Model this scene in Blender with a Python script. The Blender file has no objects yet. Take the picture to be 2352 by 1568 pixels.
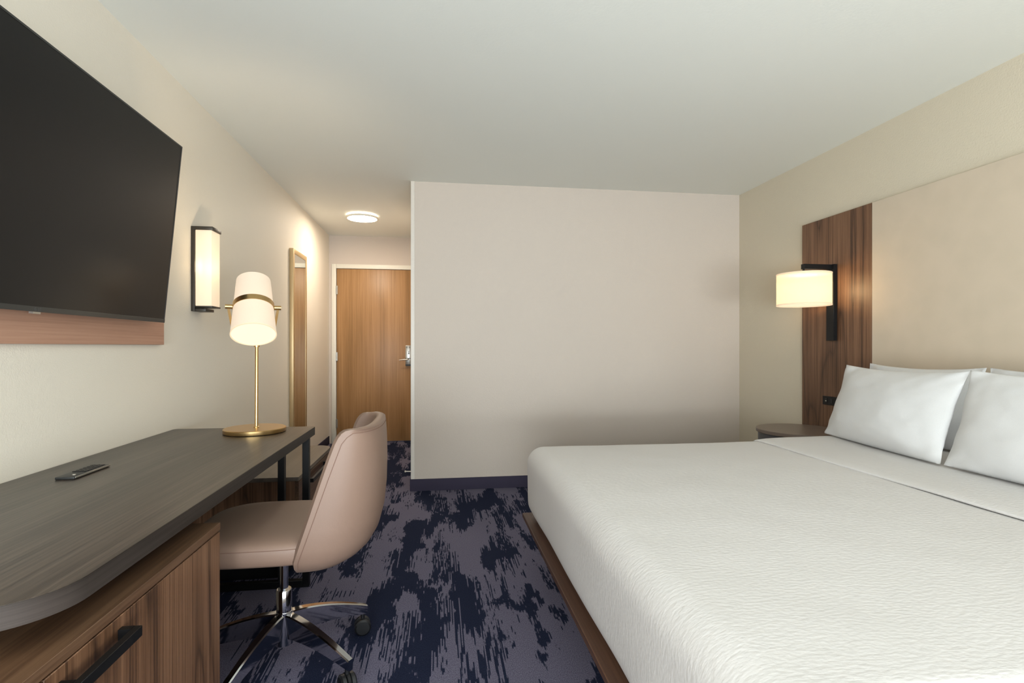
import bpy, bmesh, math, random
from mathutils import Vector, Matrix, noise
R = math.radians
PI = math.pi
random.seed(4)
S = bpy.context.scene
C = S.collection

# ------------------------------------------------------------------ camera, world, light, exposure
F_PX = 1210.0
cam_d = bpy.data.cameras.new('camera')
cam_d.sensor_width = 36.0
cam_d.lens = 36.0 * F_PX / 2352.0
cam_d.shift_y = 11.0 / 2352.0
cam_d.clip_start = 0.02
cam = bpy.data.objects.new('camera', cam_d)
cam.location = (0, 0, 1.14)
cam.rotation_euler = (R(90), 0, -math.atan(170.0 / F_PX))
C.objects.link(cam)
S.camera = cam

w = bpy.data.worlds.new('world')
S.world = w
w.use_nodes = True
w.node_tree.nodes['Background'].inputs[0].default_value = (0.80, 0.90, 1.0, 1)
w.node_tree.nodes['Background'].inputs[1].default_value = 0.5

def area(name, loc, rot, sx, sy, power, color):
    l = bpy.data.lights.new(name, 'AREA')
    l.shape = 'RECTANGLE'; l.size = sx; l.size_y = sy
    l.energy = power; l.color = color
    o = bpy.data.objects.new(name, l)
    o.location = loc; o.rotation_euler = rot
    C.objects.link(o)
    return o

WIN_P, LOW_P, UP_P = 28.0, 82.0, 108.0
# daylight coming through the window in the wall behind the camera
area('window_daylight', (1.55, -2.10, 1.30), (R(90), 0, R(42)), 1.6, 1.5, WIN_P, (0.90, 0.97, 1.0))
area('bed_foot_fill', (-0.55, -2.00, 0.95), (R(84), 0, R(-30)), 1.2, 1.2, LOW_P, (0.90, 0.97, 1.0))  # added fill through the window opening, brightens the bed foot
# added fill outside the same window, aimed up to brighten the ceiling
area('ceiling_fill', (0.75, -2.05, 0.70), (R(138), 0, R(12)), 3.2, 0.8, UP_P, (0.90, 0.97, 1.0))

S.view_settings.view_transform = 'Standard'
S.view_settings.look = 'None'
S.view_settings.gamma = 1.0
S.view_settings.use_curve_mapping = False
S.view_settings.exposure = 0.42

# ------------------------------------------------------------------ materials
def lin(r, g, b):
    f = lambda c: ((c / 255 + 0.055) / 1.055) ** 2.4 if c > 10 else c / 255 / 12.92
    return (f(r), f(g), f(b), 1)

class NT:
    def __init__(s, name):
        s.m = bpy.data.materials.new(name); s.m.use_nodes = True
        s.t = s.m.node_tree; s.b = s.t.nodes['Principled BSDF']
    def n(s, kind, **kw):
        nd = s.t.nodes.new(kind)
        for k, v in kw.items():
            if k.startswith('i_'):
                nd.inputs[int(k[2:])].default_value = v
            else:
                setattr(nd, k, v)
        return nd
    def l(s, a, b): s.t.links.new(a, b)
    def math(s, op, a, b=None, c=None):
        nd = s.t.nodes.new('ShaderNodeMath'); nd.operation = op
        for i, v in enumerate((a, b, c)):
            if v is None: continue
            if isinstance(v, (int, float)): nd.inputs[i].default_value = v
            else: s.l(v, nd.inputs[i])
        return nd.outputs[0]
    def coords(s, scale=(1, 1, 1), loc=(0, 0, 0), rot=(0, 0, 0)):
        tc = s.n('ShaderNodeTexCoord'); mp = s.n('ShaderNodeMapping')
        mp.inputs['Scale'].default_value = scale; mp.inputs['Location'].default_value = loc
        mp.inputs['Rotation'].default_value = rot
        s.l(tc.outputs['Object'], mp.inputs['Vector'])
        return mp.outputs[0]
    def noise(s, vec, scale, detail=2.0, rough=0.5):
        nd = s.n('ShaderNodeTexNoise'); nd.inputs['Scale'].default_value = scale
        nd.inputs['Detail'].default_value = detail; nd.inputs['Roughness'].default_value = rough
        s.l(vec, nd.inputs['Vector'])
        return nd.outputs[0]
    def ramp(s, fac, stops, interp='LINEAR'):
        nd = s.n('ShaderNodeValToRGB'); cr = nd.color_ramp; cr.interpolation = interp
        while len(cr.elements) < len(stops): cr.elements.new(0.5)
        for e, (p, c) in zip(cr.elements, stops):
            e.position = p; e.color = c
        s.l(fac, nd.inputs[0])
        return nd.outputs[0]
    def mix(s, fac, a, b, mode='MIX'):
        nd = s.n('ShaderNodeMix', data_type='RGBA', blend_type=mode)
        if isinstance(fac, (int, float)): nd.inputs[0].default_value = fac
        else: s.l(fac, nd.inputs[0])
        for i, v in ((6, a), (7, b)):
            if isinstance(v, tuple): nd.inputs[i].default_value = v
            else: s.l(v, nd.inputs[i])
        return nd.outputs[2]
    def bump(s, h, dist, strength=1.0):
        nd = s.n('ShaderNodeBump'); nd.inputs['Distance'].default_value = dist
        nd.inputs['Strength'].default_value = strength
        s.l(h, nd.inputs['Height']); s.l(nd.outputs[0], s.b.inputs['Normal'])
    def set(s, col=None, rough=None, metal=None, spec=None, sheen=None):
        if col is not None:
            if isinstance(col, tuple): s.b.inputs['Base Color'].default_value = col
            else: s.l(col, s.b.inputs['Base Color'])
        if rough is not None: s.b.inputs['Roughness'].default_value = rough
        if metal is not None: s.b.inputs['Metallic'].default_value = metal
        if spec is not None: s.b.inputs['Specular IOR Level'].default_value = spec
        return s.m

def plain(name, col, rough=0.5, metal=0.0, spec=0.5, grain=0.0, gscale=200):
    t = NT(name)
    v = t.coords()
    n = t.noise(v, gscale, 2)
    c2 = tuple(min(1, x * 1.06) for x in col[:3]) + (1,)
    c1 = tuple(x * 0.94 for x in col[:3]) + (1,)
    t.set(t.mix(n, c1, c2), rough, metal, spec)
    if grain: t.bump(n, grain)
    return t.m

def wall_mat(name, col, bumpd=0.0016, scale=130):
    t = NT(name)
    v = t.coords()
    a = t.noise(v, scale, 3, 0.55)
    b = t.noise(v, 1.3, 2)
    c1 = tuple(x * 0.985 for x in col[:3]) + (1,)
    c2 = tuple(min(1, x * 1.015) for x in col[:3]) + (1,)
    t.set(t.mix(b, c1, c2), 0.62, 0, 0.3)
    t.bump(a, bumpd, 0.8)
    return t.m

def wood(name, dark, mid, light, axis='z', rough=0.42, rings=9.0, low=2.6, fine=1.0, spec=0.4, seed=0.0, vein=0.0):
    t = NT(name)
    k = {'x': (0.085, 1, 1), 'y': (1, 0.085, 1), 'z': (1, 1, 0.085), 'h': (0.085, 0.085, 1)}[axis]
    kf = {'x': (0.012, 1, 1), 'y': (1, 0.012, 1), 'z': (1, 1, 0.012), 'h': (0.012, 0.012, 1)}[axis]
    v = t.coords(k, (seed, seed * 1.7, seed * 0.6))
    vf = t.coords(kf, (seed, seed, seed))
    n = t.noise(v, low, 2.2, 0.45)
    ring = t.math('MULTIPLY', n, rings * 2.4)
    fr = t.math('PINGPONG', ring, 1.0)
    fr = t.math('POWER', fr, 0.7)
    fib = t.noise(vf, 150, 5, 0.75)
    fib2 = t.noise(vf, 45, 3, 0.6)
    tone = t.math('ADD', t.math('MULTIPLY', fr, 0.30), t.math('MULTIPLY', fib2, 0.55))
    tone = t.math('ADD', tone, t.math('MULTIPLY', t.math('SUBTRACT', fib, 0.5), 1.15 * fine))
    col = t.ramp(tone, [(0.12, dark), (0.42, mid), (0.80, light)])
    if vein > 0:
        ln = t.math('SUBTRACT', 1.0, t.math('MINIMUM', t.math('MULTIPLY', fr, 5.0), 1.0))
        ln = t.math('MULTIPLY', ln, t.math('MULTIPLY', t.math('MAXIMUM', t.math('SUBTRACT', fib2, 0.35), 0.0), 3.0))
        col = t.mix(t.math('MINIMUM', t.math('MULTIPLY', ln, vein), 1.0), col, tuple(c * 0.45 for c in dark[:3]) + (1,))
    t.set(col, rough, 0, spec)
    t.bump(fib, 0.0004 * fine, 0.5)
    return t.m

def emitter(name, col, strength, base=None, fabric=False, weave=0.0):
    t = NT(name)
    base = base or col
    t.b.inputs['Emission Color'].default_value = col
    if fabric:
        v = t.coords((1, 1, 0.25))
        n = t.noise(v, 260, 2)
        t.l(t.mix(n, tuple(x * 0.93 for x in col[:3]) + (1,), col), t.b.inputs['Emission Color'])
    t.b.inputs['Emission Strength'].default_value = strength
    if weave > 0:      # open weave: a little light passes straight through the cloth
        out = t.t.nodes['Material Output']
        tr = t.n('ShaderNodeBsdfTransparent'); tr.inputs[0].default_value = (1, 0.93, 0.8, 1)
        mx = t.n('ShaderNodeMixShader'); mx.inputs[0].default_value = weave
        t.l(t.b.outputs[0], mx.inputs[1]); t.l(tr.outputs[0], mx.inputs[2]); t.l(mx.outputs[0], out.inputs[0])
    return t.set(base, 0.8, 0, 0.1)

M = {}
M['wall'] = wall_mat('painted_wall', lin(200, 189, 178))
M['wall_left'] = wall_mat('painted_wall_lit_left', lin(229, 222, 208), 0.0010, 210)  # same wall paint, stronger light on this side put into the colour
M['wall_right'] = wall_mat('painted_wall_lit_right', lin(210, 200, 180))  # same wall paint, tinted the way this side is lit
M['ceiling'] = wall_mat('painted_ceiling', lin(230, 232, 226), 0.0005, 90)
M['corner_guard'] = plain('corner_guard_plastic', lin(213, 206, 196), 0.4)
M['white_trim'] = plain('white_trim_paint', lin(225, 221, 208), 0.4)
M['black'] = plain('black_metal', lin(15, 15, 16), 0.45, 0.0, 0.3)
M['bronze'] = plain('dark_bronze_metal', lin(56, 52, 46), 0.42, 0.2, 0.5)
M['gold'] = plain('brushed_brass', lin(206, 172, 118), 0.30, 1.0)
M['champagne'] = plain('champagne_frame', lin(200, 174, 132), 0.42, 0.6)
M['chrome'] = plain('polished_chrome', lin(205, 205, 208), 0.08, 1.0)
M['steel'] = plain('satin_steel', lin(190, 188, 182), 0.30, 1.0)
M['rubber'] = plain('black_plastic', lin(18, 18, 20), 0.45)
M['mirror'] = plain('mirror_glass', lin(225, 230, 226), 0.015, 1.0)
M['desktop'] = wood('grey_brown_laminate', lin(36, 30, 26), lin(57, 49, 43), lin(88, 77, 68), 'y', 0.33, rings=2.2, low=7.0, fine=1.4, spec=0.42)
M['edge'] = wood('grey_brown_edge_band', lin(38, 33, 30), lin(54, 48, 44), lin(70, 62, 58), 'h', 0.5, rings=2.0, low=9.0, fine=0.8, spec=0.2)
M['bench_top'] = wood('grey_brown_laminate_bench', lin(82, 72, 62), lin(98, 87, 76), lin(112, 100, 88), 'y', 0.4, rings=2, low=7, fine=0.6, spec=0.5)
M['walnut'] = wood('walnut_veneer', lin(56, 37, 26), lin(102, 72, 51), lin(136, 101, 76), 'z', 0.42, seed=2.0, fine=1.15, vein=0.75, low=3.2)
M['walnut_y'] = wood('walnut_veneer_lengthwise', lin(56, 38, 27), lin(90, 65, 47), lin(120, 92, 69), 'y', 0.40, rings=3, low=4, seed=1.0)  # darker walnut, the shadow on the cabinet top is put into the colour
M['panel_wood'] = wood('light_walnut_panel', lin(150, 112, 92), lin(176, 134, 112), lin(192, 152, 128), 'y', 0.45, rings=3, low=5, fine=0.8, seed=5.0)
M['door_wood'] = wood('oak_door_veneer', lin(128, 95, 58), lin(158, 119, 77), lin(182, 141, 98), 'z', 0.38, rings=5, low=2.4, fine=0.8, seed=3.0)
M['bed_wood'] = wood('bed_rail_wood', lin(50, 32, 24), lin(76, 51, 38), lin(98, 69, 51), 'y', 0.45, rings=3, seed=7.0)
M['leather'] = plain('taupe_leather', lin(130, 106, 92), 0.50, 0.0, 0.45, 0.0002, 900)
M['thread'] = plain('brown_thread', lin(120, 92, 78), 0.8)
M['night_top'] = plain('taupe_tabletop', lin(112, 98, 88), 0.35)
M['night_body'] = plain('grey_lacquer', lin(78, 78, 82), 0.35)
M['base_navy'] = plain('navy_carpet_base', lin(62, 58, 74), 0.95, 0, 0.1, 0.001, 500)
M['linen'] = plain('white_cotton', lin(214, 214, 214), 0.85, 0, 0.15, 0.0003, 600)

def coverlet_mat():
    t = NT('seersucker_coverlet')
    v = t.coords((0.50, 1.0, 0.50), rot=(0, 0, R(-8)))
    a = t.noise(v, 120, 1.5, 0.5)
    b = t.noise(t.coords(), 420, 2)
    h = t.math('ADD', t.math('MULTIPLY', a, 1.0), t.math('MULTIPLY', b, 0.12))
    t.set(lin(208, 205, 203), 0.85, 0, 0.15)
    t.bump(h, 0.0024, 0.5)
    return t.m
M['coverlet'] = coverlet_mat()

def pad_mat():
    t = NT('patterned_vinyl_panel')
    v = t.coords()
    a = t.noise(v, 5.5, 1)
    w1 = t.n('ShaderNodeTexVoronoi', feature='F1', distance='CHEBYCHEV'); w1.inputs['Scale'].default_value = 9
    rv = t.coords((1, 1, 1), rot=(R(45), 0, 0)); t.l(rv, w1.inputs['Vector'])
    n = t.math('ADD', t.math('MULTIPLY', a, 0.5), t.math('MULTIPLY', w1.outputs['Distance'], 0.5))
    t.set(t.ramp(n, [(0.25, lin(200, 186, 166)), (0.6, lin(205, 190, 170))]), 0.55, 0, 0.3)
    f = t.noise(t.coords((1, 0.2, 1)), 500, 2)
    t.bump(f, 0.0003, 0.5)
    return t.m
M['pad'] = pad_mat()

def carpet_mat():
    t = NT('ikat_carpet')
    v = t.coords()
    sx = t.n('ShaderNodeSeparateXYZ'); t.l(v, sx.inputs[0])
    x, y = sx.outputs[0], sx.outputs[1]
    cw = 0.0048
    col = t.math('FLOOR', t.math('DIVIDE', x, cw))
    xq = t.math('MULTIPLY', col, cw)
    colb = t.math('FLOOR', t.math('DIVIDE', x, 0.034))
    def wn(val, s):
        nd = t.n('ShaderNodeTexWhiteNoise', noise_dimensions='1D')
        t.l(t.math('ADD', val, s), nd.inputs['W']); return nd.outputs[0]
    r1 = t.math('SUBTRACT', wn(col, 0.3), 0.5)
    r2 = t.math('SUBTRACT', wn(colb, 7.7), 0.5)
    # how strongly the columns are shifted differs from place to place
    amp = t.math('MAXIMUM', t.math('MULTIPLY', t.math('SUBTRACT', t.noise(v, 3.3, 1), 0.41), 2.0), 0.0)
    yq = t.math('ADD', y, t.math('ADD', t.math('MULTIPLY', r1, amp), t.math('MULTIPLY', r2, 0.10)))
    yq = t.math('MULTIPLY', t.math('FLOOR', t.math('DIVIDE', yq, 0.007)), 0.007)
    cx = t.n('ShaderNodeCombineXYZ')
    t.l(t.math('MULTIPLY', xq, 1.6), cx.inputs[0]); t.l(t.math('MULTIPLY', yq, 0.66), cx.inputs[1]); cx.inputs[2].default_value = 3.1
    big = t.noise(cx.outputs[0], 4.4, 2.2, 0.5)
    cx2 = t.n('ShaderNodeCombineXYZ')
    t.l(t.math('MULTIPLY', xq, 9.0), cx2.inputs[0]); t.l(t.math('MULTIPLY', y, 1.2), cx2.inputs[1])
    dash = t.math('SUBTRACT', t.noise(cx2.outputs[0], 14, 2), 0.5)
    vv = t.math('ADD', big, t.math('MULTIPLY', dash, 0.22))
    mask = t.math('MULTIPLY', t.math('SUBTRACT', vv, 0.475), 45.0)
    mask = t.math('MINIMUM', t.math('MAXIMUM', mask, 0.0), 1.0)
    pile = t.noise(t.coords((1, 0.55, 1)), 330, 2, 0.6)
    mauve = t.ramp(pile, [(0.3, lin(76, 74, 92)), (0.7, lin(122, 118, 136))])
    navy = t.ramp(pile, [(0.3, lin(22, 27, 44)), (0.7, lin(42, 47, 68))])
    t.set(t.mix(mask, navy, mauve), 0.97, 0, 0.05)
    t.bump(pile, 0.003, 0.7)
    return t.m
M['carpet'] = carpet_mat()

WARM = lin(255, 232, 192)
M['shade_bed'] = emitter('lit_drum_shade', (1.0, 0.77, 0.58, 1), 0.50, lin(150, 140, 120), True, 0.24)
M['shade_lamp'] = emitter('lit_linen_shade', (1.0, 0.80, 0.60, 1), 0.50, lin(160, 152, 140), True, 0.07)
M['shade_trim'] = emitter('lit_shade_trim', (1.0, 0.74, 0.48, 1), 0.50, lin(170, 160, 140))
M['shade_glow'] = emitter('lit_shade_diffuser', (1.0, 0.80, 0.54, 1), 0.80, lin(170, 160, 140))
M['glass_lit'] = emitter('lit_frosted_glass', (1.0, 0.78, 0.54, 1), 0.52, lin(165, 158, 145), weave=0.07)
M['disc_glow'] = emitter('lit_ceiling_light_edge', (1.0, 0.88, 0.72, 1), 5.0)
M['disc_lit'] = emitter('lit_ceiling_disc', (1.0, 0.86, 0.70, 1), 70.0)

def screen_mat():
    t = NT('tv_screen')
    v = t.coords()
    n = t.noise(v, 800, 1)
    t.set(lin(9, 9, 11), 0.30, 0, 0.32)
    t.bump(n, 0.00001, 0.2)
    return t.m
M['screen'] = screen_mat()
M['bezel'] = plain('dark_grey_bezel', lin(46, 47, 46), 0.35)
M['logo'] = plain('grey_print', lin(78, 78, 78), 0.5)
M['remote_grey'] = plain('remote_grey', lin(40, 41, 41), 0.45)

# ------------------------------------------------------------------ mesh helpers
def B(): return bmesh.new()

def add_box(bm, x0, x1, y0, y1, z0, z1, bev=0.0, seg=2):
    r = bmesh.ops.create_cube(bm, size=1.0)
    vs = r['verts']
    for v in vs:
        v.co = Vector(((x0 + x1) / 2 + v.co.x * (x1 - x0), (y0 + y1) / 2 + v.co.y * (y1 - y0), (z0 + z1) / 2 + v.co.z * (z1 - z0)))
    if bev > 0:
        es = list({e for v in vs for e in v.link_edges})
        bmesh.ops.bevel(bm, geom=es, offset=bev, segments=seg, affect='EDGES', profile=0.5)
    return bm

def box(x0, x1, y0, y1, z0, z1, bev=0.0, seg=2): return add_box(B(), x0, x1, y0, y1, z0, z1, bev, seg)

def add_prism(bm, pts, z0, z1, bev=0.0):
    lo = [bm.verts.new((x, y, z0)) for x, y in pts]
    hi = [bm.verts.new((x, y, z1)) for x, y in pts]
    n = len(pts)
    f1 = bm.faces.new(hi); f0 = bm.faces.new(lo[::-1])
    for i in range(n):
        bm.faces.new((lo[i], lo[(i + 1) % n], hi[(i + 1) % n], hi[i]))
    if bev:
        es = list(f1.edges) + list(f0.edges)
        bmesh.ops.bevel(bm, geom=es, offset=bev, segments=2, affect='EDGES', profile=0.5)
    bmesh.ops.recalc_face_normals(bm, faces=bm.faces)
    return bm

def round_rect(x0, x1, y0, y1, r):   # r = radii at (x0y0, x1y0, x1y1, x0y1)
    out = []
    for (cx, cy, a0, rr) in ((x0, y0, 180, r[0]), (x1, y0, 270, r[1]), (x1, y1, 0, r[2]), (x0, y1, 90, r[3])):
        sx = 1 if cx == x0 else -1; sy = 1 if cy == y0 else -1
        if rr <= 0: out.append((cx, cy)); continue
        n = 14
        for i in range(n + 1):
            a = R(a0 + 90 * i / n)
            out.append((cx + sx * rr + rr * math.cos(a), cy + sy * rr + rr * math.sin(a)))
    return out

def add_loft(bm, rings, cap=True, closed=True):
    vr = [[bm.verts.new(p) for p in ring] for ring in rings]
    n = len(vr[0])
    m = n if closed else n - 1
    for a, b in zip(vr, vr[1:]):
        for i in range(m):
            bm.faces.new((a[i], a[(i + 1) % n], b[(i + 1) % n], b[i]))
    if cap and closed:
        bm.faces.new(vr[0][::-1]); bm.faces.new(vr[-1])
    bmesh.ops.recalc_face_normals(bm, faces=bm.faces)
    return vr

def frame_from(d):
    d = d.normalized()
    u = d.orthogonal().normalized() if abs(d.z) > 0.999 else Vector((0, 0, 1)).cross(d).normalized()
    return u, d.cross(u).normalized()

def add_lathe(bm, c, axis, prof, n=48, cap=True):   # prof: list of (radius, distance along the axis)
    c = Vector(c); a = Vector(axis).normalized(); u, v = frame_from(a)
    rings = [[c + a * h + (u * math.cos(2 * PI * i / n) + v * math.sin(2 * PI * i / n)) * max(r, 1e-4) for i in range(n)] for r, h in prof]
    add_loft(bm, rings, cap)
    return bm
def lathe(c, axis, prof, n=48, cap=True): return add_lathe(B(), c, axis, prof, n, cap)

def add_tube(bm, pts, r, n=8):
    pts = [Vector(p) for p in pts]
    rings = []
    u = None
    for i, p in enumerate(pts):
        d = (pts[min(i + 1, len(pts) - 1)] - pts[max(i - 1, 0)]).normalized()
        if u is None: u, _ = frame_from(d)
        u = (u - d * u.dot(d)).normalized(); v = d.cross(u)
        rr = r[i] if isinstance(r, (list, tuple)) else r
        rings.append([p + (u * math.cos(2 * PI * k / n) + v * math.sin(2 * PI * k / n)) * rr for k in range(n)])
    add_loft(bm, rings)
    return bm
def tube(pts, r, n=8): return add_tube(B(), pts, r, n)

def add_bar(bm, p, q, wu, wv, up=(0, 0, 1)):     # rectangular bar from p to q
    p, q = Vector(p), Vector(q); d = (q - p).normalized()
    s = d.cross(Vector(up)).normalized(); t = s.cross(d)
    rings = [[c + s * a * wu / 2 + t * b * wv / 2 for a, b in ((-1, -1), (1, -1), (1, 1), (-1, 1))] for c in (p, q)]
    add_loft(bm, rings)
    return bm

# ------------------------------------------------------------------ object helpers
def root_of(o):
    while o.parent: o = o.parent
    return o
def obj(name, bm, mat, parent=None, label=None, local=False, smooth=38):
    me = bpy.data.meshes.new(name)
    if parent is not None and not local:
        off = root_of(parent).location
        for v in bm.verts: v.co -= off
    bm.to_mesh(me); bm.free()
    for p in me.polygons: p.use_smooth = True
    me.set_sharp_from_angle(angle=R(smooth))
    me.materials.append(mat)
    o = bpy.data.objects.new(name, me); C.objects.link(o)
    if parent is not None: o.parent = parent
    if label: o['label'] = label
    return o
def tag(o, label, cat, group=None):
    o['label'] = label; o['category'] = cat
    if group: o['group'] = group
    return o
def thing(name, label, cat, loc=(0, 0, 0), rot=(0, 0, 0), group=None):
    o = bpy.data.objects.new(name, None); o.empty_display_size = 0.1
    C.objects.link(o); o.location = loc; o.rotation_euler = rot
    return tag(o, label, cat, group)
def struct(name, bm, mat, parent=None):
    o = obj(name, bm, mat, parent)
    if parent is None: o['kind'] = 'structure'
    return o

# ------------------------------------------------------------------ room shell
XL, XR, YB, YD, YR, H, XH = -1.265, 2.57, 4.22, 6.41, -1.6, 2.44, -0.209
struct('floor', box(XL - 0.12, XR + 0.12, YR - 0.12, YD + 0.12, -0.1, 0), M['carpet'])
struct('ceiling', box(XL - 0.12, XR + 0.12, YR - 0.12, YD + 0.12, H, H + 0.1), M['ceiling'])
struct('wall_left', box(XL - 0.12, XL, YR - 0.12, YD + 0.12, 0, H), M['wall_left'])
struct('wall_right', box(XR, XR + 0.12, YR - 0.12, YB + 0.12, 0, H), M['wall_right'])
struct('wall_back', box(XH, XR, YB, YB + 0.12, 0, H), M['wall'])
struct('wall_hall', box(XH, XH + 0.12, YB + 0.12, YD, 0, H), M['wall'])
# end wall with the entrance door opening
DX0, DX1, DZ = -1.178, -0.262, 2.05
bm = B()
add_box(bm, XL, DX0 - 0.004, YD, YD + 0.12, 0, H)
add_box(bm, DX1 + 0.004, XH + 0.12, YD, YD + 0.12, 0, H)
add_box(bm, DX0 - 0.004, DX1 + 0.004, YD, YD + 0.12, DZ + 0.004, H)
struct('wall_front', bm, M['wall'])
# rear wall with the window the daylight comes through
WX0, WX1, WZ0, WZ1 = -1.15, 2.40, 0.40, 2.30
bm = B()
add_box(bm, XL, WX0, YR - 0.12, YR, 0, H); add_box(bm, WX1, XR, YR - 0.12, YR, 0, H)
add_box(bm, WX0, WX1, YR - 0.12, YR, 0, WZ0); add_box(bm, WX0, WX1, YR - 0.12, YR, WZ1, H)
struct('wall_rear', bm, M['wall'])
bm = B()
for a in (WX0, (WX0 + WX1) / 2 - 0.02, WX1 - 0.04): add_box(bm, a, a + 0.04, YR - 0.09, YR - 0.04, WZ0, WZ1)
for a in (WZ0, WZ1 - 0.04): add_box(bm, WX0, WX1, YR - 0.09, YR - 0.04, a, a + 0.04)
struct('window_1', bm, M['white_trim'])

# baseboards of navy carpet
bt = 0.010
struct('baseboard_back', box(XH - bt, XR, YB - bt, YB, 0, 0.093, 0.002), M['base_navy'])
struct('baseboard_left', box(XL, XL + bt, 3.58, YD - 0.02, 0, 0.093, 0.002), M['base_navy'])
struct('baseboard_right', box(XR - bt, XR, 3.40, YB - bt, 0, 0.093, 0.002), M['base_navy'])
struct('baseboard_hall', box(XH - bt, XH, YB, YD - 0.02, 0, 0.093, 0.002), M['base_navy'])
# corner guard
bm = B()
add_box(bm, XH - 0.003, XH + 0.026, YB - 0.003, YB, 0.094, H, 0.001, 1)
add_box(bm, XH - 0.003, XH, YB, YB + 0.026, 0.094, H, 0.001, 1)
struct('trim_1', bm, M['corner_guard'])
# door casing
bm = B()
add_box(bm, DX0 - 0.055, DX0 - 0.004, YD - 0.012, YD, 0, DZ + 0.055, 0.003)
add_box(bm, DX1 + 0.004, XH - 0.001, YD - 0.012, YD, 0, DZ + 0.055, 0.003)
add_box(bm, DX0 - 0.004, DX1 + 0.004, YD - 0.012, YD, DZ + 0.004, DZ + 0.055, 0.003)
struct('trim_2', bm, M['white_trim'])
d = struct('door_1', box(DX0, DX1, YD + 0.004, YD + 0.048, 0.012, DZ, 0.002), M['door_wood'])
for z in (1.80, 1.02, 0.235):
    bm = B()
    add_lathe(bm, (DX0 - 0.002, YD - 0.016, z - 0.05), (0, 0, 1), [(0.006, 0), (0.006, 0.1)], 10)
    add_box(bm, DX0 - 0.002, DX0 + 0.012, YD - 0.013, YD + 0.0035, z - 0.05, z + 0.05)
    obj('hinge', bm, M['steel'], d)
lk = obj('lock_plate', box(-0.384, -0.318, YD - 0.018, YD + 0.0035, 0.905, 1.152, 0.006), M['steel'], d)
obj('lever_handle', add_tube(tube([(-0.35, YD - 0.018, 0.985), (-0.35, YD - 0.062, 0.985), (-0.36, YD - 0.066, 0.985)], 0.008), [(-0.352, YD - 0.064, 0.985), (-0.40, YD - 0.066, 0.982), (-0.455, YD - 0.062, 0.975)], [0.009, 0.008, 0.005]), M['steel'], lk)
bm = B(); add_box(bm, -0.385, -0.317, YD - 0.020, YD - 0.0185, 0.992, 1.000)
add_box(bm, -0.383, -0.319, YD - 0.020, YD - 0.0185, 0.906, 0.925)
for i in range(3):
    for j in range(2): add_box(bm, -0.378 + j * 0.034, -0.360 + j * 0.034, YD - 0.0195, YD - 0.0181, 1.118 + i * 0.008, 1.121 + i * 0.008)
obj('lock_trim', bm, M['rubber'], lk)
bm = lathe((-0.345, YD - 0.0185, 1.052), (0, -1, 0), [(0.008, 0), (0.008, 0.006)], 16)
add_box(bm, -0.349, -0.341, YD - 0.020, YD - 0.0185, 1.05, 1.085, 0.001)
obj('thumb_turn', bm, M['bronze'], lk)
bm = tube([(XH - bt - 0.001, 4.62, 0.06), (XH - bt - 0.055, 4.62, 0.062)], 0.005)
o = tag(obj('door_stop', bm, M['steel']), 'small steel door stop sticking out of the hallway baseboard', 'door stop')
obj('rubber_tip', lathe((XH - bt - 0.054, 4.62, 0.062), (-1, 0, 0), [(0.008, 0), (0.008, 0.012)], 14), M['white_trim'], o)

# ------------------------------------------------------------------ ceiling light
t = thing('ceiling_light', 'round flat white ceiling light glowing on the hallway ceiling', 'ceiling light', (-0.745, 5.39, H))
obj('mounting_plate', lathe((-0.745, 5.39, H - 0.001), (0, 0, -1), [(0.135, 0), (0.135, 0.015)]), M['disc_glow'], t, label='glowing back edge of the light')
obj('rim', lathe((-0.745, 5.39, H - 0.016), (0, 0, -1), [(0.150, 0), (0.156, 0.003), (0.156, 0.016), (0.150, 0.020), (0.142, 0.020), (0.142, 0.008), (0.142, 0.002)]), M['white_trim'], t)
obj('diffuser', lathe((-0.745, 5.39, H - 0.031), (0, 0, -1), [(0.140, 0), (0.140, 0.004), (0.11, 0.0055)]), M['disc_lit'], t)

# ------------------------------------------------------------------ mirror
t = thing('wall_mirror', 'tall narrow mirror in champagne gold frame on the hallway wall', 'mirror', (XL, 4.98, 0.28))
my0, my1, mz0, mz1, mx0, mx1 = 4.745, 5.215, 0.28, 1.985, XL + 0.001, -1.230
bm = B(); fw = 0.042
add_box(bm, mx0, mx1, my0, my0 + fw, mz0, mz1, 0.002); add_box(bm, mx0, mx1, my1 - fw, my1, mz0, mz1, 0.002)
add_box(bm, mx0, mx1, my0 + fw, my1 - fw, mz1 - fw, mz1, 0.002); add_box(bm, mx0, mx1, my0 + fw, my1 - fw, mz0, mz0 + fw, 0.002)
obj('frame', bm, M['champagne'], t)
obj('glass', box(mx0, mx1 - 0.003, my0 + fw, my1 - fw, mz0 + fw, mz1 - fw), M['mirror'], t)

# ------------------------------------------------------------------ box wall sconce by the TV
t = thing('wall_sconce', 'lit box wall light with frosted glass and dark bronze bracket beside the television', 'wall light', (XL, 2.98, 1.32))
sy0, sy1 = 2.926, 3.040
bm = B()
add_box(bm, XL + 0.001, XL + 0.018, sy0, sy1, 1.322, 1.762, 0.001)
add_box(bm, XL + 0.018, -1.160, sy0, sy1, 1.744, 1.762, 0.001)
add_box(bm, XL + 0.018, XL + 0.070, sy0 + 0.005, sy1 - 0.005, 1.322, 1.336, 0.001)
obj('bracket', bm, M['bronze'], t)
obj('bottom_cap', box(XL + 0.019, -1.163, sy0 + 0.003, sy1 - 0.003, 1.342, 1.350, 0.001), M['bronze'], t)
SB = (-1.212, 2.985, 1.56)
obj('glass_shade', box(XL + 0.020, -1.166, sy0 + 0.004, sy1 - 0.004, 1.350, 1.744, 0.003), M['glass_lit'], t)

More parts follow.
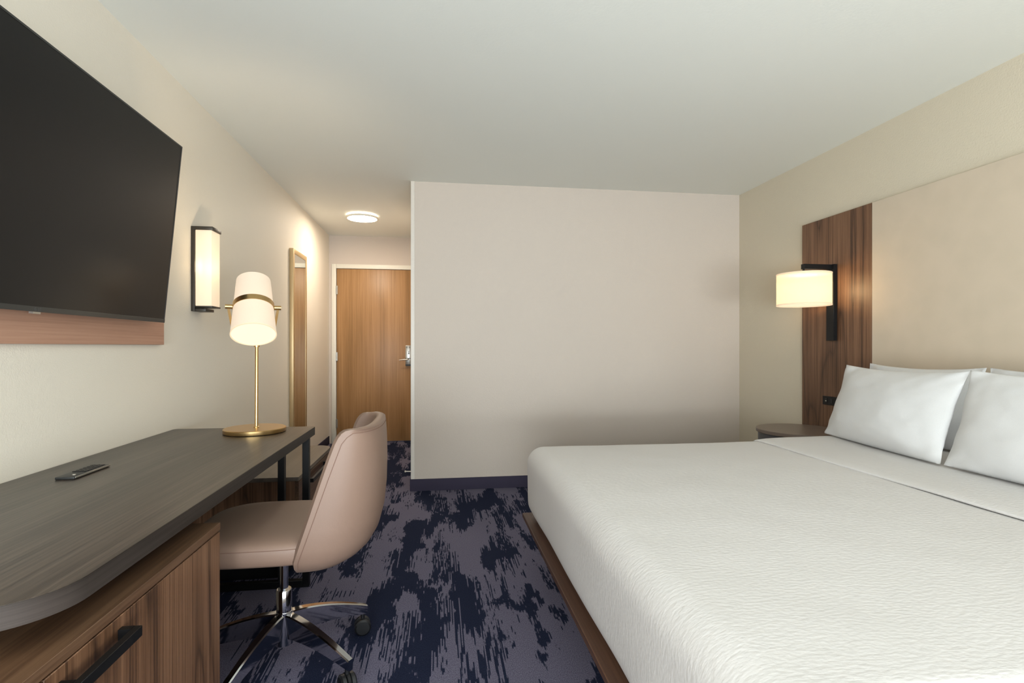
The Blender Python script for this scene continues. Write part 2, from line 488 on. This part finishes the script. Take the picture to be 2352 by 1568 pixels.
def bulb(name, loc, power, r=0.03):
    l = bpy.data.lights.new(name, 'POINT'); l.energy = power; l.color = (1.0, 0.80, 0.56); l.shadow_soft_size = r
    o = bpy.data.objects.new(name, l); o.location = loc; C.objects.link(o)
bulb('wall_sconce_bulb', SB, 3.5, 0.04)
# ------------------------------------------------------------------ television and its backing panel
tag(obj('wall_panel', box(XL + 0.002, -1.245, 0.95, 2.617, 1.147, 1.99, 0.001, 1), M['panel_wood']), 'light walnut backing board on the wall behind the television', 'wall panel')
tv = thing('television', 'large flat black television tilted down on the left wall', 'television', (-1.189, 1.81, 1.243), (0, R(5.45), 0))
hw = 0.69
obj('casing', box(-0.024, -0.003, -hw, hw, 0, 0.778, 0.002), M['rubber'], tv, local=True)
bm = B()
add_box(bm, -0.003, 0.002, -hw, hw, 0, 0.016, 0.0005, 1)
add_box(bm, -0.003, 0.001, -hw, -hw + 0.006, 0.016, 0.778); add_box(bm, -0.003, 0.001, hw - 0.006, hw, 0.016, 0.778)
add_box(bm, -0.003, 0.001, -hw + 0.006, hw - 0.006, 0.772, 0.778)
obj('bezel', bm, M['bezel'], tv, local=True)
obj('screen', box(-0.003, 0.0, -hw + 0.006, hw - 0.006, 0.016, 0.772), M['screen'], tv, local=True)
obj('mount', box(-0.086, -0.024, -0.16, 0.16, 0.24, 0.52), M['rubber'], tv, local=True)
obj('sensor_tab', box(-0.012, 0.0, -0.065, -0.035, -0.006, 0.0), M['steel'], tv, local=True)
def text_bm(txt, size):
    cu = bpy.data.curves.new('t', 'FONT'); cu.body = txt; cu.size = size; cu.extrude = 0.0002
    cu.align_x = 'CENTER'; cu.align_y = 'CENTER'
    to = bpy.data.objects.new('t', cu); C.objects.link(to)
    dg = bpy.context.evaluated_depsgraph_get(); dg.update()
    me = bpy.data.meshes.new_from_object(to.evaluated_get(dg))
    bm = B(); bm.from_mesh(me)
    bpy.data.objects.remove(to); bpy.data.curves.remove(cu); bpy.data.meshes.remove(me)
    return bm
bm = text_bm('LG', 0.011)
rt = Matrix(((0, 0, 1, 0.0024), (1, 0, 0, -0.044), (0, 1, 0, 0.008), (0, 0, 0, 1)))
bmesh.ops.transform(bm, matrix=rt, verts=bm.verts)
c0 = Vector((0.0022, -0.060, 0.008))
add_tube(bm, [c0 + Vector((0, math.cos(a) * 0.0042, math.sin(a) * 0.0042)) for a in [R(45 + 11.25 * i) for i in range(29)]], 0.0005, 5)
add_box(bm, 0.002, 0.0026, -0.0603, -0.0597, 0.0065, 0.0100); add_box(bm, 0.002, 0.0026, -0.0603, -0.0570, 0.0060, 0.0066)
obj('logo', bm, M['logo'], tv, local=True)

# ------------------------------------------------------------------ desk
ZT = 0.740; ZU = 0.701
t = thing('desk', 'long grey-brown desktop with rounded corner on black metal legs', 'desk', (-0.93, 1.8, 0))
obj('desktop', add_prism(B(), round_rect(-1.2612, -0.6072, 0.8962, 2.7488, (0.0, 0.1238, 0.0188, 0.0188)), ZU, ZT, 0.0008), M['desktop'], t)
bm = B()
oo = round_rect(-1.262, -0.606, 0.895, 2.750, (0.0, 0.125, 0.02, 0.02)); ii = round_rect(-1.2611, -0.6071, 0.8961, 2.7489, (0.0, 0.1239, 0.0189, 0.0189))
def cyc(z0, z1):
    a = [[bm.verts.new((x, y, z)) for x, y in pts] for pts, z in ((oo, z0), (oo, z1), (ii, z1), (ii, z0))]
    n = len(oo)
    for r0, r1 in zip(a, a[1:] + a[:1]):
        for i in range(n): bm.faces.new((r0[i], r0[(i + 1) % n], r1[(i + 1) % n], r1[i]))
cyc(ZU + 0.0004, ZT - 0.0007)
bmesh.ops.recalc_face_normals(bm, faces=bm.faces)
obj('edge_band', bm, M['edge'], t)
lw = 0.030
ly = 2.605
for x in (-0.606 - lw, -0.7465, -1.235):
    obj('leg', box(x, x + lw, ly, ly + 0.030, 0.033 if x != -0.606 - lw else 0.0, ZU - 0.001 if False else ZU, 0.0015, 1), M['black'], t)
obj('foot_rail', box(-1.235, -0.606 - lw, ly, ly + 0.030, 0.0, 0.033, 0.0015, 1), M['black'], t)
obj('spacer', box(-1.20, -0.86, 0.97, 1.50, 0.651, ZU), M['black'], t)

# walnut cabinet under the near end of the desk
t = thing('cabinet', 'walnut cabinet with black bar handle standing under the near end of the desk', 'cabinet', (-0.92, 0.93, 0))
cx = -0.600
bm = B()
add_box(bm, -1.255, cx - 0.021, 0.26, 1.562, 0.07, 0.628, 0.001, 1)
add_box(bm, -1.255, cx - 0.06, 0.28, 1.53, 0.0, 0.07)
obj('carcass', bm, M['walnut'], t)
obj('top_board', box(-1.258, cx, 0.255, 1.566, 0.629, 0.650, 0.001, 1), M['walnut_y'], t)
for (a, b) in ((0.903, 1.564), (0.258, 0.899)):
    dr = obj('door', box(cx - 0.0205, cx - 0.0005, a, b, 0.075, 0.6255, 0.0012, 1), M['walnut'], t)
    if a > 0.5: h0, h1 = 0.905 + 0.02, 1.105
    else: h0, h1 = 0.70, 0.885
    bm = B()
    add_box(bm, cx + 0.022, cx + 0.036, h0, h1, 0.583, 0.603, 0.0008, 1)
    add_box(bm, cx, cx + 0.022, h0, h0 + 0.014, 0.583, 0.603); add_box(bm, cx, cx + 0.022, h1 - 0.014, h1, 0.583, 0.603)
    obj('handle', bm, M['black'], dr)

# luggage bench beyond the desk
t = thing('luggage_bench', 'low walnut luggage bench with grey-brown top behind the desk', 'bench', (-0.95, 3.12, 0))
bx = -0.676
obj('top_board', add_prism(B(), round_rect(-1.262, bx, 2.700, 3.545, (0, 0.004, 0.09, 0)), 0.480, 0.500, 0.0012), M['bench_top'], t)
bm = B()
add_box(bm, -1.258, bx - 0.018, 2.706, 3.44, 0.10, 0.4795, 0.001, 1)
obj('body', bm, M['walnut'], t)
obj('plinth', box(-1.25, -0.745, 2.73, 3.40, 0, 0.0995), M['rubber'], t)
for (z0, z1) in ((0.295, 0.474), (0.108, 0.289)):
    dr = obj('drawer', box(bx - 0.0175, bx - 0.001, 2.708, 3.438, z0, z1, 0.001, 1), M['walnut_y'], t)
    bm = B(); zc = z1 - 0.032
    add_box(bm, bx + 0.022, bx + 0.034, 2.86, 3.28, zc - 0.01, zc + 0.01)
    for y in (2.86, 3.268): add_box(bm, bx - 0.001, bx + 0.022, y, y + 0.012, zc - 0.01, zc + 0.01)
    obj('handle', bm, M['black'], dr)

# remote control
rz = ZT
t = thing('remote_control', 'slim black remote control with silver edge lying on the desk', 'remote control', (-1.107, 1.835, ZT))
obj('body', box(-1.134, -1.081, 1.748, 1.922, ZT + 0.0005, ZT + 0.0085, 0.002), M['remote_grey'], t)
obj('silver_edge', box(-1.0808, -1.0785, 1.750, 1.921, ZT + 0.003, ZT + 0.0080, 0.0006, 1), M['steel'], t, label='silver side strip')
for i, y in enumerate((1.905, 1.888, 1.870, 1.852, 1.836, 1.820)):
    for j in range(3):
        x = -1.128 + j * 0.0135
        obj('button', box(x, x + 0.011, y - 0.006, y + 0.006, ZT + 0.0086, ZT + 0.0108, 0.0006, 1), M['rubber'], t)
obj('power_button', lathe((-1.098, 1.775, ZT + 0.0086), (0, 0, 1), [(0.005, 0), (0.0045, 0.0015)], 16), M['steel'], t)

# ------------------------------------------------------------------ desk lamp
LB = Vector((-0.845, 2.600, ZT))
t = thing('desk_lamp', 'brass desk lamp with tilted white linen shade standing on the desk', 'lamp', LB)
obj('base', lathe(LB + Vector((0, 0, 0.0005)), (0, 0, 1), [(0.128, 0), (0.133, 0.002), (0.134, 0.006), (0.134, 0.019), (0.131, 0.0215), (0.0, 0.022)], 72), M['gold'], t)
piv = Vector((LB.x - 0.006, LB.y + 0.0, 1.322))
st0 = LB + Vector((0.006, 0, 0.022)); st1 = piv + Vector((0.004, 0.03, -0.175))
bm = tube([st0, st1], 0.0075, 20)
add_lathe(bm, st0, (0, 0, 1), [(0.012, 0), (0.012, 0.004), (0.009, 0.006)], 24)
obj('stem', bm, M['gold'], t)
away = Vector((piv.x, piv.y, 0)).normalized()          # the shade is tipped, its opening turned to the room
tilt = R(31)
ax = Vector((away.x * math.sin(tilt), away.y * math.sin(tilt), math.cos(tilt)))
side = Vector((away.y, -away.x, 0))
def rr(h): return 0.0850 - h * 0.070
def shell(h0, h1, th=0.002):
    n = 5
    pr = [(rr(h0 + (h1 - h0) * i / n), h0 + (h1 - h0) * i / n) for i in range(n + 1)]
    return pr + [(r - th, h) for r, h in reversed(pr)] + [pr[0]]
obj('lamp_shade', lathe(piv, ax, shell(-0.150, 0.150), 72, cap=False), M['shade_lamp'], t)
bulb('desk_lamp_bulb', piv + ax * 0.06, 5.0)
obj('diffuser', lathe(piv, ax, [(rr(-0.146) - 0.003, -0.146), (rr(-0.146) - 0.003, -0.143)], 60), M['shade_glow'], t)
obj('shade_trim', lathe(piv, ax, [(rr(-0.150) + 0.0008, -0.1515), (rr(-0.150) + 0.0008, -0.147), (rr(-0.150) - 0.003, -0.147), (rr(-0.150) - 0.003, -0.1515), (rr(-0.150) + 0.0008, -0.1515)], 72, cap=False), M['shade_trim'], t)
obj('shade_band', lathe(piv, ax, [(rr(0) + 0.0030, -0.013), (rr(0) + 0.0030, 0.013), (rr(0) - 0.0005, 0.013), (rr(0) - 0.0005, -0.013), (rr(0) + 0.003, -0.013)], 72, cap=False), M['gold'], t)
bm = B()
for s in (-1, 1):
    p0 = piv + side * s * (rr(0) + 0.001)
    add_lathe(bm, p0, side * s, [(0.0105, 0), (0.0105, 0.031)], 20)
    pk = piv + side * s * (rr(0) + 0.020)
    low = st1 + side * s * 0.010
    back = away * 0.03
    kn = pk + Vector((0, 0, -0.085)) - side * s * 0.014 + away * 0.028
    kn2 = pk + Vector((0, 0, -0.135)) - side * s * 0.036 + away * 0.050
    for a_, b_ in ((pk, kn), (kn, kn2), (kn2, low)): add_bar(bm, a_, b_, 0.011, 0.011, up=tuple(away))
add_lathe(bm, st1 + Vector((0, 0, -0.01)), (0, 0, 1), [(0.013, 0), (0.013, 0.022)], 20)
obj('yoke', bm, M['gold'], t)

# ------------------------------------------------------------------ office chair
CX, CY = -0.544, 1.975
t = thing('office_chair', 'taupe leather swivel chair on chrome five-star base at the desk', 'chair', (CX, CY, 0))
# seat cushion
def seat_bm():
    bm = B(); N = 72
    def ring(sc, z, crown=0):
        out = []
        for i in range(N):
            a = 2 * PI * i / N
            c, s = math.cos(a), math.sin(a)
            e = 2 / 3.6
            x = CX - 0.030 + 0.255 * sc * math.copysign(abs(c) ** e, c)
            y = CY + 0.252 * sc * math.copysign(abs(s) ** e, s)
            out.append(Vector((x, y, z)))
        return out
    rings = [ring(0.88, 0.448), ring(0.955, 0.450), ring(0.985, 0.458), ring(1.0, 0.475), ring(1.0, 0.492), ring(0.994, 0.504), ring(0.975, 0.514), ring(0.94, 0.521),
             ring(0.86, 0.528), ring(0.7, 0.531), ring(0.4, 0.531), ring(0.05, 0.530)]
    add_loft(bm, rings)
    return bm, rings[5]
bm, seam = seat_bm()
so = obj('seat', bm, M['leather'], t, smooth=60)
obj('seat_stitching', tube([p + Vector((p.x - CX, p.y - CY, 0)).normalized() * 0.0004 for p in seam] + [seam[0]], 0.0012, 6), M['thread'], so)
# backrest: a wrapped shell, open to the desk, closing under the seat
WIDE = 0.262
lev = [  # z, front edge x, back x, half width
    (0.872, -0.276, -0.197, 0.234), (0.869, -0.292, -0.196, 0.2355), (0.861, -0.304, -0.195, 0.237), (0.848, -0.314, -0.193, 0.239), (0.828, -0.324, -0.191, 0.242),
    (0.78, -0.341, -0.189, 0.247), (0.72, -0.361, -0.188, 0.253), (0.64, -0.387, -0.190, 0.258),
    (0.56, -0.413, -0.198, 0.262), (0.50, -0.433, -0.213, 0.262), (0.462, -0.446, -0.235, 0.254), (0.436, -0.449, -0.262, 0.236),
    (0.414, -0.449, -0.298, 0.206), (0.400, -0.449, -0.345, 0.165), (0.393, -0.449, -0.40, 0.11)]
NW = 10
def shell_pt(k, j, n, inset=0.0):
    z, xe, xb, wd = lev[k]
    a = PI * j / n                     # 0..pi from the near edge round the back to the far edge
    wd -= inset; xb -= inset
    c, s = -math.cos(a), math.sin(a)
    e = 2 / 2.7
    y = CY + wd * math.copysign(abs(c) ** e, c)
    x = xe + (xb - xe) * abs(s) ** e
    return Vector((x, y, z))
def chair_back():
    bm = B(); n = 40; K = len(lev)
    th = 0.034
    outer = [[shell_pt(k, j, n) for j in range(n + 1)] for k in range(K)]
    inner = [[shell_pt(k, j, n, th) for j in range(n + 1)] for k in range(K)]
    for k in range(K):
        for j in range(n + 1):
            if k >= 11: inner[k][j].z += th * 0.9
            # soft rounded rim
    rim_o = [p + Vector((0, 0, 0.0)) for p in outer[0]]
    # closed cross section per column j: outer bottom -> top -> inner top -> bottom
    cols = []
    for j in range(n + 1):
        col = [outer[k][j] for k in range(K - 1, 0, -1)]
        o0, i0 = outer[0][j], inner[0][j]
        col += [o0.lerp(i0, f) + Vector((0, 0, 0.005 * min(1, min(j, n - j) / 4) * math.sin(PI * f) ** 0.6 if 0 < f < 1 else 0)) for f in (0, 0.1, 0.25, 0.5, 0.75, 0.9, 1)]
        col += [inner[k][j] for k in range(1, K)]
        cols.append(col)
    # rounded end strips at the two front edges
    def bulge(col, d):
        c = sum(col, Vector()) / len(col)
        out = []
        for p in col:
            out.append(p)
        return out
    vr = [[bm.verts.new(p) for p in col] for col in cols]
    m = len(vr[0])
    for a, b in zip(vr, vr[1:]):
        for i in range(m - 1):
            bm.faces.new((a[i], a[i + 1], b[i + 1], b[i]))
        bm.faces.new((a[m - 1], a[0], b[0], b[m - 1]))
    for colv in (vr[0], vr[-1]):
        h = m // 2
        prev = None
        mids = []
        L = m
        for i in range(L // 2):
            p, q = colv[i], colv[L - 1 - i]
            mid = bm.verts.new((p.co + q.co) / 2 + Vector((-0.010, 0, 0.002)))
            mids.append((p, mid, q))
        for (p, md, q), (p2, md2, q2) in zip(mids, mids[1:]):
            bm.faces.new((p, p2, md2, md)); bm.faces.new((md, md2, q2, q))
        lp, lm, lq = mids[-1]
        rest = [colv[i] for i in range(L // 2 - 1, L - L // 2 + 1)]
        if len(rest) >= 2:
            bm.faces.new(rest + [lm])
        fp, fm, fq = mids[0]
        bm.faces.new((fp, fm, fq))
    bmesh.ops.remove_doubles(bm, verts=bm.verts, dist=1e-5)
    bmesh.ops.recalc_face_normals(bm, faces=bm.faces)
    return bm
bo = obj('backrest', chair_back(), M['leather'], t, smooth=55)
n = 40
def walk(k, j, step, dist):
    p = shell_pt(k, j, 400)
    while dist > 0:
        j += step; q = shell_pt(k, j, 400); d = (q - p).length
        if d >= dist: return p.lerp(q, dist / d)
        dist -= d; p = q
    return p
def outward(p, e=0.0009):
    return p + Vector((p.x - (CX + 0.16), p.y - CY, 0)).normalized() * e
def edge_line(j, step):
    return [outward(walk(k, j, step, 0.012 + 0.008 * min(1, (NW + 1 - k) / 6) + (0.006 if k == 3 else 0))) for k in range(NW + 1, 2, -1)]
near = edge_line(0, 1); far = edge_line(400, -1)
top = [outward(shell_pt(2, j, 400)) for j in range(1, 400) if (shell_pt(2, j, 400) - shell_pt(2, 0, 400)).length > 0.034 and (shell_pt(2, j, 400) - shell_pt(2, 400, 400)).length > 0.034][::8]
obj('backrest_stitching', tube(near + top + far[::-1], 0.0011, 6), M['thread'], bo)
# gas column and base
bm = lathe((CX, CY, 0.26), (0, 0, 1), [(0.0145, 0), (0.0145, 0.19)], 28)
add_lathe(bm, (CX, CY, 0.425), (0, 0, 1), [(0.05, 0), (0.05, 0.0235)], 28)
obj('gas_column', bm, M['chrome'], t)
bm = lathe((CX, CY, 0.17), (0, 0, 1), [(0.0265, 0), (0.0265, 0.102), (0.024, 0.106), (0.0, 0.106)], 32)
add_lathe(bm, (CX, CY, 0.080), (0, 0, 1), [(0.028, 0), (0.032, 0.004), (0.032, 0.09), (0.030, 0.118)], 32)
bs = obj('star_base', bm, M['chrome'], t)
for a in (36, -36, 108, -108, 180):
    dx, dy = math.cos(R(a)), math.sin(R(a)); nx, ny = -dy, dx
    rings = []
    for i in range(13):
        f = i / 12; r = 0.024 + (0.322 - 0.024) * f
        zt = 0.193 - 0.081 * f ** 1.35 + 0.006 * math.sin(PI * f)
        hh = 0.050 * (1 - f) ** 0.9 + 0.036
        wt = 0.034 - 0.010 * f; wb = 0.020 - 0.004 * f
        
        P = lambda s, z: Vector((CX + dx * r + nx * s, CY + dy * r + ny * s, z))
        rings.append([P(-wt / 2, zt - 0.004), P(-wt / 2 + 0.004, zt), P(wt / 2 - 0.004, zt), P(wt / 2, zt - 0.004), P(wb / 2, zt - hh), P(-wb / 2, zt - hh)])
    bm = B(); add_loft(bm, rings)
    arm = obj('base_arm', bm, M['chrome'], bs)
    tx, ty = CX + dx * 0.306, CY + dy * 0.306
    bm = B()
    ca = R(a + 65); ux, uy = math.cos(ca), math.sin(ca)
    for s in (-1, 1):
        c0 = Vector((tx + ux * 0.006 * s, ty + uy * 0.006 * s, 0.0315))
        add_lathe(bm, c0, (ux * s, uy * s, 0), [(0.025, 0), (0.031, 0.003), (0.031, 0.014), (0.025, 0.019), (0.008, 0.0195)], 28)
    add_lathe(bm, (tx, ty, 0.045), (0, 0, 1), [(0.008, 0), (0.008, 0.045)], 12)
    add_lathe(bm, (tx - ux * 0.005, ty - uy * 0.005, 0.034), (ux, uy, 0), [(0.031, 0), (0.029, 0.010)], 24)
    obj('caster', bm, M['rubber'], bs)

# ------------------------------------------------------------------ headboard, bedside light, outlet
HX = 2.540
t = thing('headboard', 'tall headboard with beige centre panel and walnut side panels on the right wall', 'headboard', (XR, 1.67, 0))
obj('side_panel', box(HX, XR - 0.001, 2.788, 3.390, 0.06, 1.989, 0.001, 1), M['walnut'], t, label='walnut side panel')
obj('side_panel', box(HX, XR - 0.001, -0.05, 0.552, 0.06, 1.989, 0.001, 1), M['walnut'], t, label='walnut side panel')
obj('centre_panel', box(HX - 0.001, XR - 0.001, 0.554, 2.786, 0.06, 1.989, 0.001, 1), M['pad'], t, label='pale beige patterned panel')

t = thing('bedside_lamp', 'lit drum-shade wall lamp on black bracket on the walnut headboard panel', 'wall lamp', (HX, 3.092, 1.176))
bm = B()
add_box(bm, HX - 0.026, HX - 0.001, 3.060, 3.125, 1.176, 1.668, 0.001, 1)
add_box(bm, 2.320, HX - 0.024, 3.078, 3.108, 1.636, 1.668, 0.001, 1)
obj('bracket', bm, M['black'], t)
sc = Vector((2.328, 3.092, 0))
def drum(r, z0, z1, th=0.002): return [(r, z0), (r, z1), (r - th, z1), (r - th, z0), (r, z0)]
sh = obj('lamp_shade', lathe(sc, (0, 0, 1), drum(0.158, 1.402, 1.604), 72, cap=False), M['shade_bed'], t)
obj('shade_diffuser', lathe(sc, (0, 0, 1), [(0.154, 1.408), (0.154, 1.412)], 60), M['shade_glow'], sh)
obj('shade_diffuser', lathe(sc, (0, 0, 1), [(0.154, 1.596), (0.154, 1.600)], 60), M['shade_glow'], sh)
obj('shade_trim', lathe(sc, (0, 0, 1), drum(0.1592, 1.400, 1.407, 0.0012), 72, cap=False), M['shade_trim'], sh)
obj('shade_trim', lathe(sc, (0, 0, 1), drum(0.1592, 1.599, 1.606, 0.0012), 72, cap=False), M['shade_trim'], sh)
bulb('bedside_lamp_bulb', Vector((sc.x, sc.y, 1.50)), 30.0, 0.045)
obj('socket', lathe(sc, (0, 0, 1), [(0.018, 1.601), (0.018, 1.62), (0.006, 1.622), (0.006, 1.636)], 20), M['black'], t)

t = thing('wall_outlet', 'black power and USB outlet plate on the walnut panel beside the pillow', 'outlet', (HX, 3.12, 0.755))
obj('plate', box(HX - 0.006, HX - 0.0005, 3.052, 3.184, 0.756, 0.812, 0.001, 1), M['black'], t)
for (a, b) in ((3.142, 3.160), (3.095, 3.115)):
    obj('socket', box(HX - 0.0075, HX - 0.0062, a, b, 0.770, 0.798), M['rubber'], t)
obj('port', box(HX - 0.0085, HX - 0.0076, 3.146, 3.157, 0.779, 0.783), M['white_trim'], t)

# ------------------------------------------------------------------ nightstand
NC = Vector((2.285, 3.08, 0))
t = thing('nightstand', 'round taupe nightstand between the bed and the back wall', 'nightstand', NC)
obj('tabletop', lathe(NC, (0, 0, 1), [(0.246, 0.588), (0.250, 0.590), (0.250, 0.609), (0.248, 0.611), (0.0, 0.611)], 80), M['night_top'], t)
obj('body', lathe(NC, (0, 0, 1), [(0.238, 0.06), (0.238, 0.5875)], 72), M['night_body'], t)
obj('plinth', lathe(NC, (0, 0, 1), [(0.20, 0.0), (0.20, 0.0595)], 48), M['rubber'], t)

# ------------------------------------------------------------------ bed
BY0, BY1 = 0.60, 2.680
t = thing('bed_frame', 'low dark walnut platform bed frame under the white mattress', 'bed', (1.5, 1.65, 0))
obj('platform', box(0.432, 2.536, BY0, 2.690, 0.258, 0.280, 0.002, 1), M['bed_wood'], t)
obj('plinth', box(0.60, 2.50, BY0 + 0.12, 2.56, 0.0, 0.2575), M['rubber'], t)
def soft_box(x0, x1, y0, y1, z0, z1, r, nx, ny, nz, rb=None):
    bm = B()
    def lin_(a, b, n, r):
        # denser towards the ends
        out = []
        for i in range(n + 1):
            s = i / n; s = 0.5 - 0.5 * math.cos(PI * s); out.append(a + (b - a) * (0.65 * s + 0.35 * i / n))
        return out
    xs, ys, zs = lin_(x0, x1, nx, r), lin_(y0, y1, ny, r), lin_(z0, z1, nz, r)
    cache = {}
    def V(i, j, k):
        key = (i, j, k)
        if key not in cache:
            p = Vector((xs[i], ys[j], zs[k]))
            q = Vector((min(max(p.x, x0 + r), x1 - r), min(max(p.y, y0 + r), y1 - r), min(max(p.z, z0 + r), z1 - r)))
            d = p - q
            if d.length > 1e-9: p = q + d.normalized() * r
            cache[key] = bm.verts.new(p)
        return cache[key]
    def quad(a, b, c, d_):
        try: bm.faces.new((V(*a), V(*b), V(*c), V(*d_)))
        except ValueError: pass
    for i in range(nx):
        for j in range(ny):
            for k in (0, nz): quad((i, j, k), (i + 1, j, k), (i + 1, j + 1, k), (i, j + 1, k))
    for i in range(nx):
        for k in range(nz):
            for j in (0, ny): quad((i, j, k), (i + 1, j, k), (i + 1, j, k + 1), (i, j, k + 1))
    for j in range(ny):
        for k in range(nz):
            for i in (0, nx): quad((i, j, k), (i, j + 1, k), (i, j + 1, k + 1), (i, j, k + 1))
    bmesh.ops.recalc_face_normals(bm, faces=bm.faces)
    return bm
bm = soft_box(0.440, 2.535, BY0 + 0.02, 2.665, 0.281, 0.636, 0.085, 100, 100, 26)
for v in bm.verts:
    p = v.co
    k = max(0.0, min(1.0, (p.z - 0.281) / 0.355))
    dz = 0.006 * noise.noise(Vector((p.x * 1.4, p.y * 1.4, 0.3))) + 0.002 * noise.noise(Vector((p.x * 6, p.y * 6, 2)))
    if p.z > 0.55: p.z += dz
    # the face sweeps outwards a little at mid height and tucks in above the rail
    if p.x < 0.55: p.x += 0.012 * (1 - k) ** 3 + 0.004 * noise.noise(Vector((0, p.y * 3, p.z * 4)))
cv = tag(obj('coverlet', bm, M['coverlet'], smooth=80), 'white seersucker coverlet spread tightly over the mattress', 'bedspread')
# turned-down band
def band():
    bm = B(); nx, ny = 16, 90
    def surf(i, j, off):
        f = i / nx; y = BY0 + 0.03 + (2.660 - BY0 - 0.03) * j / ny
        x = 1.672 + 0.012 * noise.noise(Vector((0.0, y * 2.2, 0))) + (2.50 - 1.672) * f
        z = 0.634 + 0.012 + 0.008 * min(1, (f * 6)) ** 0.5 + 0.004 * noise.noise(Vector((x * 3, y * 3, 4)))
        e = max(0, (y - 2.575) / 0.085)
        if e > 0: z -= 0.085 * (1 - math.sqrt(max(0, 1 - e * e))) * 0.9
        return Vector((x, y, z - off))
    top_ = [[bm.verts.new(surf(i, j, 0)) for j in range(ny + 1)] for i in range(nx + 1)]
    bot = [[bm.verts.new(surf(i, j, 0.016 if i > 1 else 0.0095)) for j in range(ny + 1)] for i in range(nx + 1)]
    for i in range(nx):
        for j in range(ny):
            bm.faces.new((top_[i][j], top_[i + 1][j], top_[i + 1][j + 1], top_[i][j + 1]))
            bm.faces.new((bot[i][j], bot[i][j + 1], bot[i + 1][j + 1], bot[i + 1][j]))
    for i in range(nx):
        for j in (0, ny): bm.faces.new((top_[i][j], top_[i + 1][j], bot[i + 1][j], bot[i][j]))
    for j in range(ny):
        for i in (0, nx): bm.faces.new((top_[i][j], top_[i][j + 1], bot[i][j + 1], bot[i][j]))
    bmesh.ops.recalc_face_normals(bm, faces=bm.faces)
    bmesh.ops.bevel(bm, geom=[e for e in bm.edges if e.calc_face_angle(0) > 1.0], offset=0.0035, segments=2, affect='EDGES', profile=0.5)
    return bm
obj('turned_down_band', band(), M['coverlet'], cv, smooth=80)

# ------------------------------------------------------------------ pillows
def pillow(name, label, base, width, height, thick, lean, yaw, seed, ear=0.05):
    # local: x = width (towards -Y when placed), y = depth, z = up; origin at the middle of the bottom edge
    bm = B(); nu, nv = 44, 32
    def pt(u, v, s):
        # u,v in -1..1
        a = width / 2 * u * (1 - ear * (1 - v * v) * 1.1 + 0.03 * noise.noise(Vector((seed, v * 1.3, 0))) * (1 - v * v))
        sag = 0.10 * (1 - u * u) if v > 0 else -0.015 * (1 - u * u)
        b = height / 2 * v * (1 - sag * abs(v))
        t_ = (max(0, 1 - abs(u) ** 2.3) ** 0.62) * (max(0, 1 - abs(v) ** 2.3) ** 0.62)
        wr = 0.006 * noise.noise(Vector((u * 2.2 + seed, v * 2.2, s))) + 0.0025 * noise.noise(Vector((u * 7, v * 7 + seed, s)))
        # corner puckers
        cr = (abs(u) * abs(v)) ** 3
        pk = 0.006 * cr * math.sin((u * 9 - v * 7 + seed) * 2.0)
        lowb = 1 + 0.18 * (-v)
        y = s * (thick / 2 * t_ * lowb) + (wr + pk) * (t_ > 0.02)
        return Vector((a, y, b + height / 2))
    fr = [[None] * (nv + 1) for _ in range(nu + 1)]; bk = [[None] * (nv + 1) for _ in range(nu + 1)]
    def q(i, n):
        s = -1 + 2 * i / n
        return 0.6 * math.sin(s * PI / 2) + 0.4 * s
    for i in range(nu + 1):
        for j in range(nv + 1):
            u, v = q(i, nu), q(j, nv)
            fr[i][j] = bm.verts.new(pt(u, v, -1))
            bk[i][j] = fr[i][j] if i in (0, nu) or j in (0, nv) else bm.verts.new(pt(u, v, 1))
    for i in range(nu):
        for j in range(nv):
            bm.faces.new((fr[i][j], fr[i + 1][j], fr[i + 1][j + 1], fr[i][j + 1]))
            try: bm.faces.new((bk[i][j], bk[i][j + 1], bk[i + 1][j + 1], bk[i + 1][j]))
            except ValueError: pass
    bmesh.ops.recalc_face_normals(bm, faces=bm.faces)
    o = obj(name, bm, M['linen'], smooth=85)
    o.location = base
    o.rotation_euler = (R(-lean), 0, R(-90 + yaw))
    return tag(o, label, 'pillow', 'white pillows against the headboard')
PZ = 0.663
pillow('pillow', 'white pillow at the front beside the nightstand, fully visible', (2.055, 2.245, PZ), 0.765, 0.395, 0.16, 18, -7, 1.0)
pillow('pillow', 'white pillow at the front, nearer the camera and cut by the frame', (2.015, 1.480, PZ), 0.755, 0.40, 0.16, 18, 0, 5.0)
pillow('pillow', 'white pillow leaning behind the front pillow nearest the nightstand', (2.335, 2.345, PZ), 0.64, 0.39, 0.13, 12, 0, 9.0)
pillow('pillow', 'white pillow leaning behind the front pillow cut by the frame', (2.335, 1.650, PZ), 0.72, 0.39, 0.13, 12, 0, 13.0)
